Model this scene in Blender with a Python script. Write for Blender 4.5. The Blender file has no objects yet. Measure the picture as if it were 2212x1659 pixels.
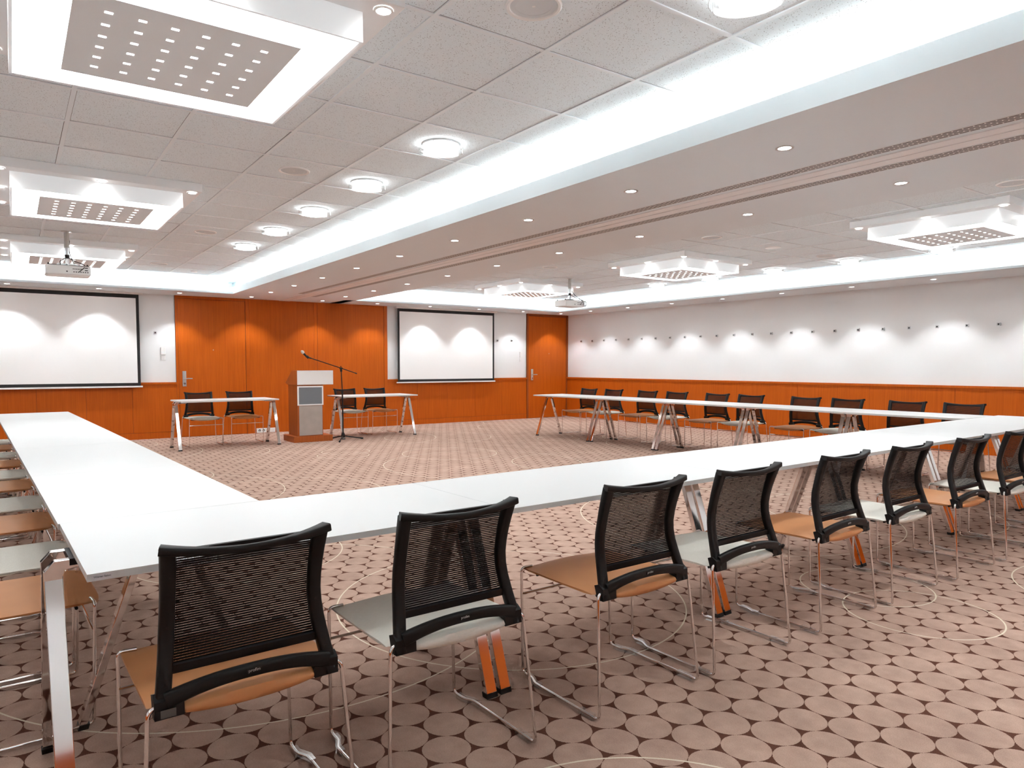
import bpy, math, random
from mathutils import Vector, Matrix
random.seed(7)
C = bpy.context.scene.collection
PI = math.pi
R = math.radians

# ------------------------------------------------------------------ room numbers
ZC = 2.495          # underside of beam and soffits
ZT = 2.767          # tiled ceiling
YF = 13.344         # front wall
XR = 11.355         # right wall
XL = -2.87          # left wall (outside the picture)
YB = -1.3           # back wall (behind the camera)
TL = (-1.90, 3.15, -.60, 12.50)     # left ceiling tray opening x0,x1,y0,y1
TR = (5.375, 10.38, -.60, 12.50)    # right ceiling tray opening

# ------------------------------------------------------------------ material helpers
def srgb(r, g, b):
    f = lambda c: (c/255/12.92) if c/255 <= .04045 else ((c/255+.055)/1.055)**2.4
    return (f(r), f(g), f(b), 1)

class NT:
    def __init__(s, name):
        s.m = bpy.data.materials.new(name); s.m.use_nodes = True
        s.t = s.m.node_tree; s.t.nodes.clear()
        s.out = s.t.nodes.new('ShaderNodeOutputMaterial')
    def n(s, typ, **kw):
        x = s.t.nodes.new(typ)
        for k, v in kw.items():
            if k.startswith('i_'):
                x.inputs[int(k[2:])].default_value = v
            else: setattr(x, k, v)
        return x
    def l(s, a, b): s.t.links.new(a, b)
    def math(s, op, a, b=None, c=None):
        x = s.t.nodes.new('ShaderNodeMath'); x.operation = op
        for i, v in enumerate((a, b, c)):
            if v is None: continue
            if isinstance(v, (int, float)): x.inputs[i].default_value = v
            else: s.l(v, x.inputs[i])
        return x.outputs[0]
    def mix(s, fac, a, b):
        x = s.t.nodes.new('ShaderNodeMix'); x.data_type = 'RGBA'
        for sock, v in ((x.inputs[0], fac), (x.inputs[6], a), (x.inputs[7], b)):
            if isinstance(v, (int, float)): sock.default_value = v
            elif isinstance(v, tuple): sock.default_value = v
            else: s.l(v, sock)
        return x.outputs[2]
    def bsdf(s, **kw):
        b = s.t.nodes.new('ShaderNodeBsdfPrincipled')
        for k, v in kw.items():
            sock = b.inputs[k.replace('_', ' ')]
            if isinstance(v, (int, float, tuple)): sock.default_value = v
            else: s.l(v, sock)
        s.l(b.outputs[0], s.out.inputs[0]); s.b = b
        return b
    def obj(s):
        t = s.n('ShaderNodeTexCoord'); return t.outputs['Object']
    def noise(s, vec, scale, detail=2, rough=.5):
        x = s.n('ShaderNodeTexNoise'); x.inputs['Scale'].default_value = scale
        x.inputs['Detail'].default_value = detail; x.inputs['Roughness'].default_value = rough
        s.l(vec, x.inputs['Vector']); return x.outputs[0]
    def mapping(s, vec, scale):
        x = s.n('ShaderNodeMapping'); x.inputs['Scale'].default_value = scale
        s.l(vec, x.inputs['Vector']); return x.outputs[0]
    def sep(s, vec):
        x = s.n('ShaderNodeSeparateXYZ'); s.l(vec, x.inputs[0]); return x.outputs
    def ramp(s, fac, a, b):
        x = s.n('ShaderNodeMapRange'); x.inputs[1].default_value = a; x.inputs[2].default_value = b
        s.l(fac, x.inputs[0]); return x.outputs[0]
    def bump(s, h, strength, dist=.002):
        x = s.n('ShaderNodeBump'); x.inputs['Strength'].default_value = strength
        x.inputs['Distance'].default_value = dist; s.l(h, x.inputs['Height'])
        s.l(x.outputs[0], s.b.inputs['Normal'])

M = {}
def plain(name, col, rough=.5, metal=0, spec=.5, grain=0, gs=60):
    t = NT(name)
    if grain:
        f = t.noise(t.obj(), gs, 3)
        c2 = tuple(c*(1-grain) for c in col[:3]) + (1,)
        t.bsdf(Base_Color=t.mix(f, col, c2), Roughness=rough, Metallic=metal)
    else:
        t.bsdf(Base_Color=col, Roughness=rough, Metallic=metal)
    t.b.inputs['Specular IOR Level'].default_value = spec
    M[name] = t.m
    return t

def emit(name, col, k):
    t = NT(name)
    e = t.n('ShaderNodeEmission'); e.inputs[0].default_value = col; e.inputs[1].default_value = k
    t.l(e.outputs[0], t.out.inputs[0]); M[name] = t.m

plain('wall_paint', (.79, .80, .805, 1), .7, grain=.02, gs=4)
plain('soffit_paint', (.715, .78, .815, 1), .6, grain=.02, gs=3)
plain('white_plastic', (.8, .8, .79, 1), .35)
plain('fixture_white', (.8, .8, .8, 1), .4)
t = plain('lit_acrylic', (.68, .68, .68, 1), .4); t.b.inputs['Emission Color'].default_value = (.92, 1, 1.04, 1); t.b.inputs['Emission Strength'].default_value = .08
plain('panel_grey', (.78, .85, .88, 1), .5)
t = plain('table_white', (.665, .665, .665, 1), .38, grain=.015, gs=8)
plain('table_edge', (.62, .63, .62, 1), .45)
plain('chrome', (.80, .78, .77, 1), .07, 1)
plain('satin_metal', (.62, .62, .62, 1), .3, 1)
plain('brushed_metal', (.50, .46, .42, 1), .42, .55, grain=.25, gs=9)
plain('black_plastic', (.0055, .0055, .006, 1), .5, spec=.35)
plain('black_rubber', (.006, .006, .006, 1), .6)
plain('dark_grey', (.05, .05, .052, 1), .5)
plain('black_border', (.012, .012, .013, 1), .7)
plain('screen_fabric', (.86, .86, .86, 1), .8)
plain('screen_grey', (.16, .18, .2, 1), .35)
plain('tape', (.10, .10, .10, 1), .25)
plain('grille_grey', (.64, .68, .7, 1), .6)
plain('ink', (.03, .03, .03, 1), .6)
plain('ink_light', (.6, .6, .6, 1), .5)
plain('sticker', (.62, .6, .62, 1), .5)
plain('paper_white', (.85, .85, .83, 1), .6)
plain('slot_dark', (.02, .018, .017, 1), .8)
emit('ring_glow', (.97, 1, 1.01, 1), 2.4)
emit('dot_glow', (1, .98, .95, 1), 3.0)
emit('spot_glow', (1, .97, .93, 1), 9.0)
emit('drum_glow', (.98, 1, 1, 1), 5.0)
emit('cove_glow', (1, .975, .92, 1), 9.0)

# cherry veneer
def wood(name, base, dark, sc=1.0):
    t = NT(name)
    o = t.obj()
    f1 = t.noise(t.mapping(o, (28*sc, 28*sc, .9)), 1.6, 5, .62)
    f2 = t.noise(t.mapping(o, (130*sc, 130*sc, 2.2)), 1.3, 3, .6)
    f = t.math('ADD', t.math('MULTIPLY', f1, .65), t.math('MULTIPLY', f2, .35))
    t.bsdf(Base_Color=t.mix(t.ramp(f, .35, .68), base, dark), Roughness=.42)
    t.b.inputs['Specular IOR Level'].default_value = .2
    t.bump(f2, .06, .001)
    M[name] = t.m
wood('cherry', (.55, .112, .006, 1), (.42, .077, .004, 1))
wood('cherry_dark', (.34, .085, .02, 1), (.25, .055, .012, 1))
wood('cherry_podium', (.42, .11, .025, 1), (.31, .072, .015, 1))
plain('joint_dark', (.06, .012, .004, 1), .8)

# mineral fibre tile
t = NT('ceiling_tile'); o = t.obj()
v = t.n('ShaderNodeTexVoronoi'); v.inputs['Scale'].default_value = 95; t.l(o, v.inputs['Vector'])
v2 = t.n('ShaderNodeTexVoronoi'); v2.inputs['Scale'].default_value = 190; t.l(o, v2.inputs['Vector'])
n1 = t.noise(o, 40, 2)
d1 = t.math('MULTIPLY', t.math('LESS_THAN', v.outputs['Distance'], .21), t.math('GREATER_THAN', n1, .46))
d2 = t.math('MULTIPLY', t.math('LESS_THAN', v2.outputs['Distance'], .2), .6)
dd = t.math('MAXIMUM', d1, d2)
t.bsdf(Base_Color=t.mix(dd, (.78, .855, .89, 1), (.34, .355, .36, 1)), Roughness=.9)
t.b.inputs['Specular IOR Level'].default_value = .1
M['ceiling_tile'] = t.m
plain('grid_bar', (.775, .83, .86, 1), .5)

# carpet : hexagonally packed discs with thin embroidered rings
t = NT('carpet'); o = t.obj(); xyz = t.sep(o)
A_, B_ = .1655, .2830
def wrap(v, c, p):
    return t.math('WRAP', t.math('SUBTRACT', v, c), p/2, -p/2)
def dist(cx, cy, px, py):
    a = wrap(xyz[0], cx, px); b = wrap(xyz[1], cy, py)
    return t.math('SQRT', t.math('ADD', t.math('MULTIPLY', a, a), t.math('MULTIPLY', b, b)))
wob = t.math('MULTIPLY', t.math('SUBTRACT', t.noise(o, 300, 1), .5), .006)
dh = t.math('MINIMUM', dist(2.393, 1.536, A_, B_), dist(2.393+A_/2, 1.536+B_/2, A_, B_))
disc = t.math('LESS_THAN', t.math('ADD', dh, wob), .0815)
ring = None
for cx, cy, r in ((1.06, 3.71, 1.275), (5.02, 3.70, 1.33), (2.23, 3.09, .94), (3.821, 1.673, .36), (4.021, 2.061, .347), (1.23, 1.014, .682), (6.13, 3.2, .72)):
    pass
PX, PY = 3.95, 3.84
for cx, cy, r in ((1.06, 3.71, 1.285), (2.23, 3.09, .94), (3.821, 1.673, .36), (4.021, 2.061, .347), (1.23, 1.014, .682)):
    dr = t.math('ABSOLUTE', t.math('SUBTRACT', dist(cx, cy, PX, PY), r))
    ring = dr if ring is None else t.math('MINIMUM', ring, dr)
ringm = t.math('LESS_THAN', t.math('ADD', ring, t.math('MULTIPLY', wob, .5)), .0037)
big = t.noise(o, 3.2, 3, .6)
mid = t.noise(o, 14, 3, .6)
rows = t.noise(t.mapping(o, (170, 420, 1)), 1.0, 2)
fine = t.noise(o, 520, 1)
var = t.math('ADD', t.math('MULTIPLY', big, .55), t.math('MULTIPLY', mid, .45))
dcol = t.mix(t.ramp(var, .35, .65), (.48, .330, .262, 1), (.365, .243, .195, 1))
gcol = (.105, .044, .029, 1)
col = t.mix(disc, gcol, dcol)
tex = t.math('ADD', t.math('MULTIPLY', t.math('ADD', rows, fine), .55), .45)
colt = t.n('ShaderNodeVectorMath', operation='SCALE'); t.l(col, colt.inputs[0]); t.l(tex, colt.inputs['Scale'])
col2 = t.mix(ringm, colt.outputs[0], (.66, .58, .46, 1))
t.bsdf(Base_Color=col2, Roughness=.95)
t.b.inputs['Specular IOR Level'].default_value = .05
t.bump(t.math('ADD', rows, fine), .35, .003)
M['carpet'] = t.m

# seat coverings
t = NT('tan_leather'); o = t.obj()
f = t.noise(o, 240, 3); g = t.noise(o, 9, 2)
t.bsdf(Base_Color=t.mix(g, (.60, .265, .105, 1), (.52, .22, .082, 1)), Roughness=.5)
t.b.inputs['Specular IOR Level'].default_value = .35
t.bump(f, .12, .001); M['tan_leather'] = t.m
t = NT('beige_cloth'); o = t.obj()
f = t.noise(t.mapping(o, (60, 500, 60)), 1, 2); g = t.noise(o, 420, 2)
t.bsdf(Base_Color=t.mix(f, (.78, .75, .68, 1), (.62, .595, .53, 1)), Roughness=.9)
t.b.inputs['Specular IOR Level'].default_value = .1
t.bump(g, .2, .001); M['beige_cloth'] = t.m

# woven back : opaque black threads with real see-through holes
t = NT('mesh_weave')
uv = t.n('ShaderNodeUVMap'); uv.uv_map = 'UVMap'
q = t.sep(uv.outputs[0])
hv = t.math('LESS_THAN', t.math('FRACT', t.math('DIVIDE', q[1], .0063)), .28)
hu = t.math('LESS_THAN', t.math('FRACT', t.math('DIVIDE', q[0], .0034)), .60)
hole = t.math('MULTIPLY', hv, hu)
tr = t.n('ShaderNodeBsdfTransparent')
pb = t.n('ShaderNodeBsdfPrincipled'); pb.inputs['Base Color'].default_value = (.006, .0055, .0055, 1); pb.inputs['Roughness'].default_value = .7; pb.inputs['Specular IOR Level'].default_value = .2
mx = t.n('ShaderNodeMixShader'); t.l(hole, mx.inputs[0]); t.l(pb.outputs[0], mx.inputs[1]); t.l(tr.outputs[0], mx.inputs[2])
t.l(mx.outputs[0], t.out.inputs[0]); M['mesh_weave'] = t.m

# clear plastic
t = NT('clear_plastic')
tr = t.n('ShaderNodeBsdfTransparent'); tr.inputs[0].default_value = (.93, .93, .93, 1)
gl = t.n('ShaderNodeBsdfGlossy'); gl.inputs['Roughness'].default_value = .12; gl.inputs[0].default_value = (.9, .9, .9, 1)
mx = t.n('ShaderNodeMixShader'); mx.inputs[0].default_value = .14
t.l(tr.outputs[0], mx.inputs[1]); t.l(gl.outputs[0], mx.inputs[2]); t.l(mx.outputs[0], t.out.inputs[0]); M['clear_plastic'] = t.m

# slotted air strip : staggered dark slots in a painted plate
t = NT('slotted_plate'); o = t.obj(); q = t.sep(o)
row = t.math('FLOOR', t.math('DIVIDE', t.math('ADD', q[0], .045), .0225))
inx = t.math('LESS_THAN', t.math('ABSOLUTE', t.math('SUBTRACT', t.math('FRACT', t.math('DIVIDE', t.math('ADD', q[0], .045), .0225)), .5)), .27)
yy = t.math('ADD', t.math('DIVIDE', q[1], .05), t.math('MULTIPLY', row, .37))
iny = t.math('LESS_THAN', t.math('ABSOLUTE', t.math('SUBTRACT', t.math('FRACT', yy), .5)), .44)
t.bsdf(Base_Color=t.mix(t.math('MULTIPLY', inx, iny), (.66, .64, .62, 1), (.03, .024, .022, 1)), Roughness=.6)
M['slotted_plate'] = t.m

# ------------------------------------------------------------------ mesh helpers
class MB:
    def __init__(s): s.v = []; s.f = []; s.mi = []; s.uv = None; s.cur = 0
    def add(s, vs, fs):
        k = len(s.v); s.v += [tuple(p) for p in vs]
        for f in fs: s.f.append(tuple(i+k for i in f)); s.mi.append(s.cur)
        return s
    def box(s, x0, y0, z0, x1, y1, z1):
        if x0 > x1: x0, x1 = x1, x0
        if y0 > y1: y0, y1 = y1, y0
        if z0 > z1: z0, z1 = z1, z0
        return s.add([(x0,y0,z0),(x1,y0,z0),(x1,y1,z0),(x0,y1,z0),(x0,y0,z1),(x1,y0,z1),(x1,y1,z1),(x0,y1,z1)],
                     [(0,3,2,1),(4,5,6,7),(0,1,5,4),(1,2,6,5),(2,3,7,6),(3,0,4,7)])
    def prism(s, poly, axis, a, b):
        """poly of 2-D points extruded along axis ('x','y','z') from a to b"""
        def P(p, h):
            return {'x': (h, p[0], p[1]), 'y': (p[0], h, p[1]), 'z': (p[0], p[1], h)}[axis]
        n = len(poly)
        vs = [P(p, a) for p in poly] + [P(p, b) for p in poly]
        fs = [tuple(range(n))[::-1], tuple(range(n, 2*n))] + [(i, (i+1) % n, n+(i+1) % n, n+i) for i in range(n)]
        return s.add(vs, fs)
    def quad(s, a, b, c, d): return s.add([a, b, c, d], [(0, 1, 2, 3)])
    def tube(s, path, r, seg=8, cap=True, closed=False):
        P = [Vector(p) for p in path]; n = len(P)
        rs = r if isinstance(r, (list, tuple)) else [r]*n
        vs = []; up = None
        for i, p in enumerate(P):
            if closed: d = (P[(i+1) % n]-P[i-1])
            else: d = (P[min(i+1, n-1)]-P[max(i-1, 0)])
            d.normalize()
            if up is None:
                up = Vector((0, 0, 1)) if abs(d.z) < .9 else Vector((1, 0, 0))
            u = (up - d*up.dot(d)); u.normalize(); up = u; w = d.cross(u)
            for k in range(seg):
                a = 2*PI*k/seg
                vs.append(p + (u*math.cos(a)+w*math.sin(a))*rs[i])
        fs = []
        for i in range(n if closed else n-1):
            j = (i+1) % n
            for k in range(seg):
                fs.append((i*seg+k, i*seg+(k+1) % seg, j*seg+(k+1) % seg, j*seg+k))
        if cap and not closed:
            fs.append(tuple(range(seg))[::-1]); fs.append(tuple(range((n-1)*seg, n*seg)))
        return s.add(vs, fs)
    def sweep(s, path, section, side=Vector((1, 0, 0)), cap=True):
        """section: list of 2-D (a along side, b along normal) ; path in 3-D. section may be one list or one per point"""
        P = [Vector(p) for p in path]; n = len(P)
        vs = []; m = None
        for i, p in enumerate(P):
            d = (P[min(i+1, n-1)]-P[max(i-1, 0)]).normalized()
            sd = (side - d*side.dot(d)).normalized(); nn = sd.cross(d)
            sec = section[i] if isinstance(section[0][0], (list, tuple)) else section
            m = len(sec)
            for a, b in sec: vs.append(p + sd*a + nn*b)
        fs = []
        for i in range(n-1):
            for k in range(m):
                fs.append((i*m+k, i*m+(k+1) % m, (i+1)*m+(k+1) % m, (i+1)*m+k))
        if cap:
            fs.append(tuple(range(m))[::-1]); fs.append(tuple(range((n-1)*m, n*m)))
        return s.add(vs, fs)
    def lathe(s, prof, cx=0, cy=0, seg=32, cap0=True, cap1=True):
        n = len(prof); vs = []
        for r, z in prof:
            for k in range(seg):
                a = 2*PI*k/seg; vs.append((cx+r*math.cos(a), cy+r*math.sin(a), z))
        fs = []
        for i in range(n-1):
            for k in range(seg):
                fs.append((i*seg+k, i*seg+(k+1) % seg, (i+1)*seg+(k+1) % seg, (i+1)*seg+k))
        if cap0: fs.append(tuple(range(seg))[::-1])
        if cap1: fs.append(tuple(range((n-1)*seg, n*seg)))
        return s.add(vs, fs)
    def build(s, name, mat, parent=None, smooth=False, bevel=0, loc=None, bseg=2, sharp=35):
        me = bpy.data.meshes.new(name)
        me.from_pydata(s.v, [], s.f)
        mats = mat if isinstance(mat, (list, tuple)) else [mat]
        for m in mats: me.materials.append(M[m])
        for p, i in zip(me.polygons, s.mi): p.material_index = i
        if s.uv:
            lay = me.uv_layers.new(name='UVMap')
            for lp in me.loops: lay.data[lp.index].uv = s.uv[lp.vertex_index]
        import bmesh
        bm = bmesh.new(); bm.from_mesh(me); bmesh.ops.recalc_face_normals(bm, faces=bm.faces); bm.to_mesh(me); bm.free()
        if smooth:
            me.polygons.foreach_set('use_smooth', [True]*len(me.polygons))
            me.set_sharp_from_angle(angle=R(sharp))
        me.update()
        o = bpy.data.objects.new(name, me); C.objects.link(o)
        if parent is not None: o.parent = parent
        if loc is not None: o.location = loc
        if bevel:
            b = o.modifiers.new('bevel', 'BEVEL'); b.width = bevel; b.segments = bseg; b.limit_method = 'ANGLE'; b.angle_limit = R(40)
        return o

def fillet(pts, rad, n=5):
    """polyline with rounded corners"""
    P = [Vector(p) for p in pts]; out = [P[0]]
    for i in range(1, len(P)-1):
        r = rad[i-1] if isinstance(rad, (list, tuple)) else rad
        a = (P[i-1]-P[i]); b = (P[i+1]-P[i])
        la, lb = a.length, b.length; a.normalize(); b.normalize()
        ang = a.angle(b); tl = min(r/math.tan(ang/2), la*.48, lb*.48)
        p0 = P[i]+a*tl; p1 = P[i]+b*tl
        for k in range(n+1):
            q = k/n
            out.append(p0*(1-q)**2 + P[i]*2*q*(1-q) + p1*q*q)
    out.append(P[-1]); return out

def tag(o, label=None, cat=None, group=None, kind=None):
    if label: o['label'] = label
    if cat: o['category'] = cat
    if group: o['group'] = group
    if kind: o['kind'] = kind
    return o
def empty(name, loc=(0, 0, 0), rz=0):
    o = bpy.data.objects.new(name, None); C.objects.link(o)
    o.empty_display_size = .1; o.location = loc; o.rotation_euler = (0, 0, rz); return o
def copy_tree(o, parent=None):
    c = o.copy(); C.objects.link(c)
    if parent is not None: c.parent = parent
    for ch in list(o.children): copy_tree(ch, c)
    return c
def text_mesh(name, s, size, mat, parent, loc, rot, depth=.0004, align='CENTER'):
    cu = bpy.data.curves.new(name, 'FONT'); cu.body = s; cu.size = size; cu.extrude = depth
    cu.align_x = align; cu.align_y = 'CENTER'
    tmp = bpy.data.objects.new(name+'_tmp', cu); C.objects.link(tmp)
    dg = bpy.context.evaluated_depsgraph_get()
    me = bpy.data.meshes.new_from_object(tmp.evaluated_get(dg))
    bpy.data.objects.remove(tmp)
    me.materials.clear(); me.materials.append(M[mat])
    o = bpy.data.objects.new(name, me); C.objects.link(o); o.parent = parent
    o.location = loc; o.rotation_euler = rot; return o
ORD = ['first','second','third','fourth','fifth','sixth','seventh','eighth','ninth','tenth','eleventh','twelfth','thirteenth',
       'fourteenth','fifteenth','sixteenth','seventeenth','eighteenth','nineteenth','twentieth','twenty-first','twenty-second','twenty-third','twenty-fourth']

def struct(name, mb, mat, label, parent=None, **kw):
    o = mb.build(name, mat, parent, **kw)
    if parent is None: tag(o, label, 'room', kind='structure')
    return o
def spot(parent, loc, power, angle, blend=.35, r=.03, name='lamp', aim=(0, 0, -1), col=(.95, 1, 1.03)):
    l = bpy.data.lights.new(name, 'SPOT'); l.energy = power; l.spot_size = R(angle); l.spot_blend = blend
    l.shadow_soft_size = r; l.color = col
    o = bpy.data.objects.new(name, l); C.objects.link(o); o.parent = parent; o.location = loc
    o.rotation_euler = Vector(aim).to_track_quat('-Z', 'Y').to_euler(); return o

# ------------------------------------------------------------------ room shell
struct('floor', MB().box(XL-.1, YB-.1, -.08, XR+.1, YF+.1, 0), 'carpet', 'brown carpet of packed discs with thin cream rings')
struct('wall_front', MB().box(XL-.1, YF, 0, XR+.1, YF+.1, 3.0), 'wall_paint', 'white front wall behind the screens')
struct('wall_right', MB().box(XR, YB-.1, 0, XR+.1, YF+.1, 3.0), 'wall_paint', 'white right wall with a row of hooks')
struct('wall_left', MB().box(XL-.1, YB-.1, 0, XL, YF+.1, 3.0), 'wall_paint', 'white left wall outside the view')
struct('wall_back', MB().box(XL-.1, YB-.1, 0, XR+.1, YB, 3.0), 'wall_paint', 'white back wall behind the camera')

# tiled ceiling and its T-bar grid, one field per tray
cl = struct('ceiling', MB().box(XL-.1, YB-.1, ZT, XR+.1, YF+.1, ZT+.08), 'ceiling_tile', 'white mineral fibre tile ceiling')
def grid(x0, x1, y0, y1, gx, gy):
    g = MB(); w = .012
    k = math.ceil((x0-gx)/.6)
    while gx+.6*k < x1:
        x = gx+.6*k; g.box(x-w, y0, ZT-.006, x+w, y1, ZT+.001); k += 1
    k = math.ceil((y0-gy)/.6)
    while gy+.6*k < y1:
        y = gy+.6*k; g.box(x0, y-w, ZT-.0055, x1, y+w, ZT+.001); k += 1
    return g
plain('grid_gap', (.20, .19, .18, 1), .9)
def gaps(x0, x1, y0, y1, gx, gy):
    g = MB(); z = ZT-.0004; rnd = random.Random(3)
    nx0 = math.ceil((x0-gx)/.6); ny0 = math.ceil((y0-gy)/.6)
    i = nx0
    while gx+.6*i < x1-.3:
        j = ny0
        while gy+.6*j < y1-.3:
            x = gx+.6*i; y = gy+.6*j
            for side in (0, 1, 2, 3):
                wd = rnd.choice((0, .0008, .0016, .0024, .0034))
                if wd == 0: continue
                a, c = x+.012, y+.012; b, d = x+.588, y+.588
                if side == 0: g.quad((a, c, z), (b, c, z), (b, c+wd, z), (a, c+wd, z))
                elif side == 1: g.quad((a, d-wd, z), (b, d-wd, z), (b, d, z), (a, d, z))
                elif side == 2: g.quad((a, c, z), (a+wd, c, z), (a+wd, d, z), (a, d, z))
                else: g.quad((b-wd, c, z), (b, c, z), (b, d, z), (b-wd, d, z))
            j += 1
        i += 1
    return g
gaps(TL[0]-.15, TL[1]+.15, TL[2]-.15, TL[3]+.3, 2.723, 2.066).build('tile_gap', 'grid_gap', cl)
gaps(TR[0]-.15, TR[1]+.3, TR[2]-.15, TR[3]+.3, 6.47, 2.066).build('tile_gap', 'grid_gap', cl)
grid(TL[0]-.15, TL[1]+.15, TL[2]-.15, TL[3]+.3, 2.723, 2.066).build('grid', 'grid_bar', cl)
grid(TR[0]-.15, TR[1]+.3, TR[2]-.15, TR[3]+.3, 6.47, 2.066).build('grid', 'grid_bar', cl)

# soffits and beam : slab, upstand lip, hidden ledge, core up to the tiles
LIP = ZC+.115
def soffit(name, label, mb): return struct(name, mb, 'soffit_paint', label)
led = MB
def strip(parent, horizontal, a0, a1, c, wdt=.035, z=ZC+.055):
    n = max(1, int(round(abs(a1-a0)/.6))); g = MB()
    for i in range(n):
        p = a0+(a1-a0)*i/n; q = a0+(a1-a0)*(i+1)/n
        if horizontal: g.quad((p, c-wdt, z), (q, c-wdt, z), (q, c+wdt, z), (p, c+wdt, z))
        else: g.quad((c-wdt, p, z), (c+wdt, p, z), (c+wdt, q, z), (c-wdt, q, z))
    me = g.build('cove_light_strip', 'cove_glow', parent)
    return me
# beam between the two trays
b = MB()
b.box(TL[1], YB, ZC, TR[0], YF, ZC+.03)
b.box(TL[1], TL[2], ZC+.03, TL[1]+.02, TL[3]+.18, LIP)
b.box(TR[0]-.02, TR[2], ZC+.03, TR[0], TR[3]+.18, LIP)
b.box(TL[1]+.20, YB, ZC+.03, TR[0]-.20, YF, ZT)
beam = soffit('ceiling_beam', 'wide flat grey beam between the two ceiling trays', b)
beam.name = 'trim_1'
strip(beam, False, TL[2], TL[3]+.32, TL[1]+.115); strip(beam, False, TR[2], TR[3]+.32, TR[0]-.115)
# front soffit
def front_soffit(T, sl):
    b = MB()
    b.box(T[0]-.2, T[3], ZC, T[1], YF, ZC+.03)
    b.prism([(T[3], ZC+.0), (T[3]+sl, LIP), (T[3]+sl+.02, LIP), (T[3]+.035, ZC+.0)], 'x', T[0]-.2, T[1])
    b.box(T[0]-.2, T[3]+.36, ZC+.03, T[1], YF, ZT)
    return b
fs = soffit('trim_2', 'white soffit along the front wall above the left screen', front_soffit(TL, .165))
strip(fs, True, TL[0], TL[1]+.02, TL[3]+.27)
fb = front_soffit(TR, .165)
fb.box(TR[1], TR[3], ZC, XR, YF, ZC+.03); fb.box(TR[1], TR[3]+.36, ZC+.03, XR, YF, ZT)
fs = soffit('trim_3', 'white soffit along the front wall above the right screen', fb)
strip(fs, True, TR[0], TR[1]+.1, TR[3]+.27)
# right soffit
b = MB()
b.box(TR[1], YB, ZC, XR, TR[3], ZC+.03)
b.prism([(TR[1], ZC), (TR[1]+.13, LIP), (TR[1]+.15, LIP), (TR[1]+.035, ZC)], 'y', TR[2], TR[3]+.165)
b.box(TR[1]+.32, YB, ZC+.03, XR, TR[3]+.36, ZT)
rs = soffit('trim_4', 'white soffit along the right wall', b)
strip(rs, False, TR[2], TR[3]+.1, TR[1]+.235)
# left and back soffits (outside the picture, they close the trays)
b = MB()
b.box(XL, YB, ZC, TL[0], YF, ZC+.03)
b.box(TL[0]-.02, TL[2], ZC, TL[0], TL[3], LIP)
b.box(XL, YB, ZC+.03, TL[0]-.32, YF, ZT)
ls = soffit('trim_5', 'white soffit along the left wall', b)
strip(ls, False, TL[2], TL[3], TL[0]-.17)
b = MB()
for T in (TL, TR):
    b.box(T[0], YB, ZC, T[1], T[2], ZC+.03); b.box(T[0], T[2]-.02, ZC, T[1], T[2], LIP); b.box(T[0], YB, ZC+.03, T[1], T[2]-.32, ZT)
bs = soffit('trim_6', 'white soffit along the back wall', b)
for T in (TL, TR): strip(bs, True, T[0], T[1], T[2]-.17)

# ------------------------------------------------------------------ wood wainscots, cladding, doors
ZW = .975
def wainscot(name, label, axis, edges, wall, out, z0=0, dark=None):
    """vertical veneer boards with narrow joints, skirting and cap rail"""
    g = MB(); d = .022
    def bx(a0, a1, z0, z1, dep, inner=0):
        if axis == 'x': g.box(a0, wall-out*inner, z0, a1, wall-out*dep, z1)
        else: g.box(wall-out*inner, a0, z0, wall-out*dep, a1, z1)
    g.cur = 1; bx(edges[0], edges[-1], 0, ZW, d-.004)
    g.cur = 0
    for a, c in zip(edges[:-1], edges[1:]):
        bx(a+.002, c-.002, .112, ZW-.034, d)
    g.cur = 2
    bx(edges[0], edges[-1], ZW-.034, ZW+.002, d+.018)
    g.cur = 0
    bx(edges[0], edges[-1], 0, .108, d+.003)
    return struct(name, g, ['cherry', 'joint_dark', 'cherry'], label)
fl = [XL+.03, -2.43, -1.74, -1.06, -.377, .306, .988, 1.671, 2.37]
wainscot('trim_7', 'cherry wood wainscot below the left screen', 'x', fl, YF, 1)
wainscot('trim_8', 'cherry wood wainscot below the right screen', 'x', [6.435, 7.141, 7.882, 8.612, 9.357, 10.075], YF, 1)
ry = [YB, -.45, .80, 2.06, 3.33, 4.586, 5.833, 7.091, 8.345, 9.596, 10.84, 12.09, YF-.03]
wainscot('trim_9', 'cherry wood wainscot along the right wall', 'y', ry, XR, 1)
ly = [YB, 0.2, 1.4, 2.6, 3.8, 5, 6.2, 7.4, 8.6, 9.8, 11, 12.2, YF]
wainscot('trim_10', 'cherry wood wainscot along the left wall', 'y', ly, XL, -1)
wainscot('trim_11', 'cherry wood wainscot along the back wall', 'x', [XL, -1, 1, 3, 5, 7, 9, XR], YB, -1)

# full height cladding beside the left door
g = MB(); g.cur = 1
g.box(2.368, YF-.022, 0, 6.435, YF, ZC)
g.cur = 0
g.box(2.370, YF-.034, 0, 2.408, YF-.02, ZC)                       # frame left of the door
g.box(2.408, YF-.034, 2.447, 3.562, YF-.02, ZC)                   # frame head
g.box(3.566, YF-.034, 0, 3.632, YF-.02, ZC)
g.box(3.634, YF-.030, 0, 4.866, YF-.02, ZC)
g.box(4.868, YF-.034, 0, 4.930, YF-.02, ZC)
g.box(4.938, YF-.030, 0, 6.356, YF-.02, ZC)
g.box(6.360, YF-.038, 0, 6.433, YF-.02, ZC)
struct('trim_12', g, ['cherry', 'joint_dark'], 'full height cherry wood cladding between the two screens')

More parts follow.
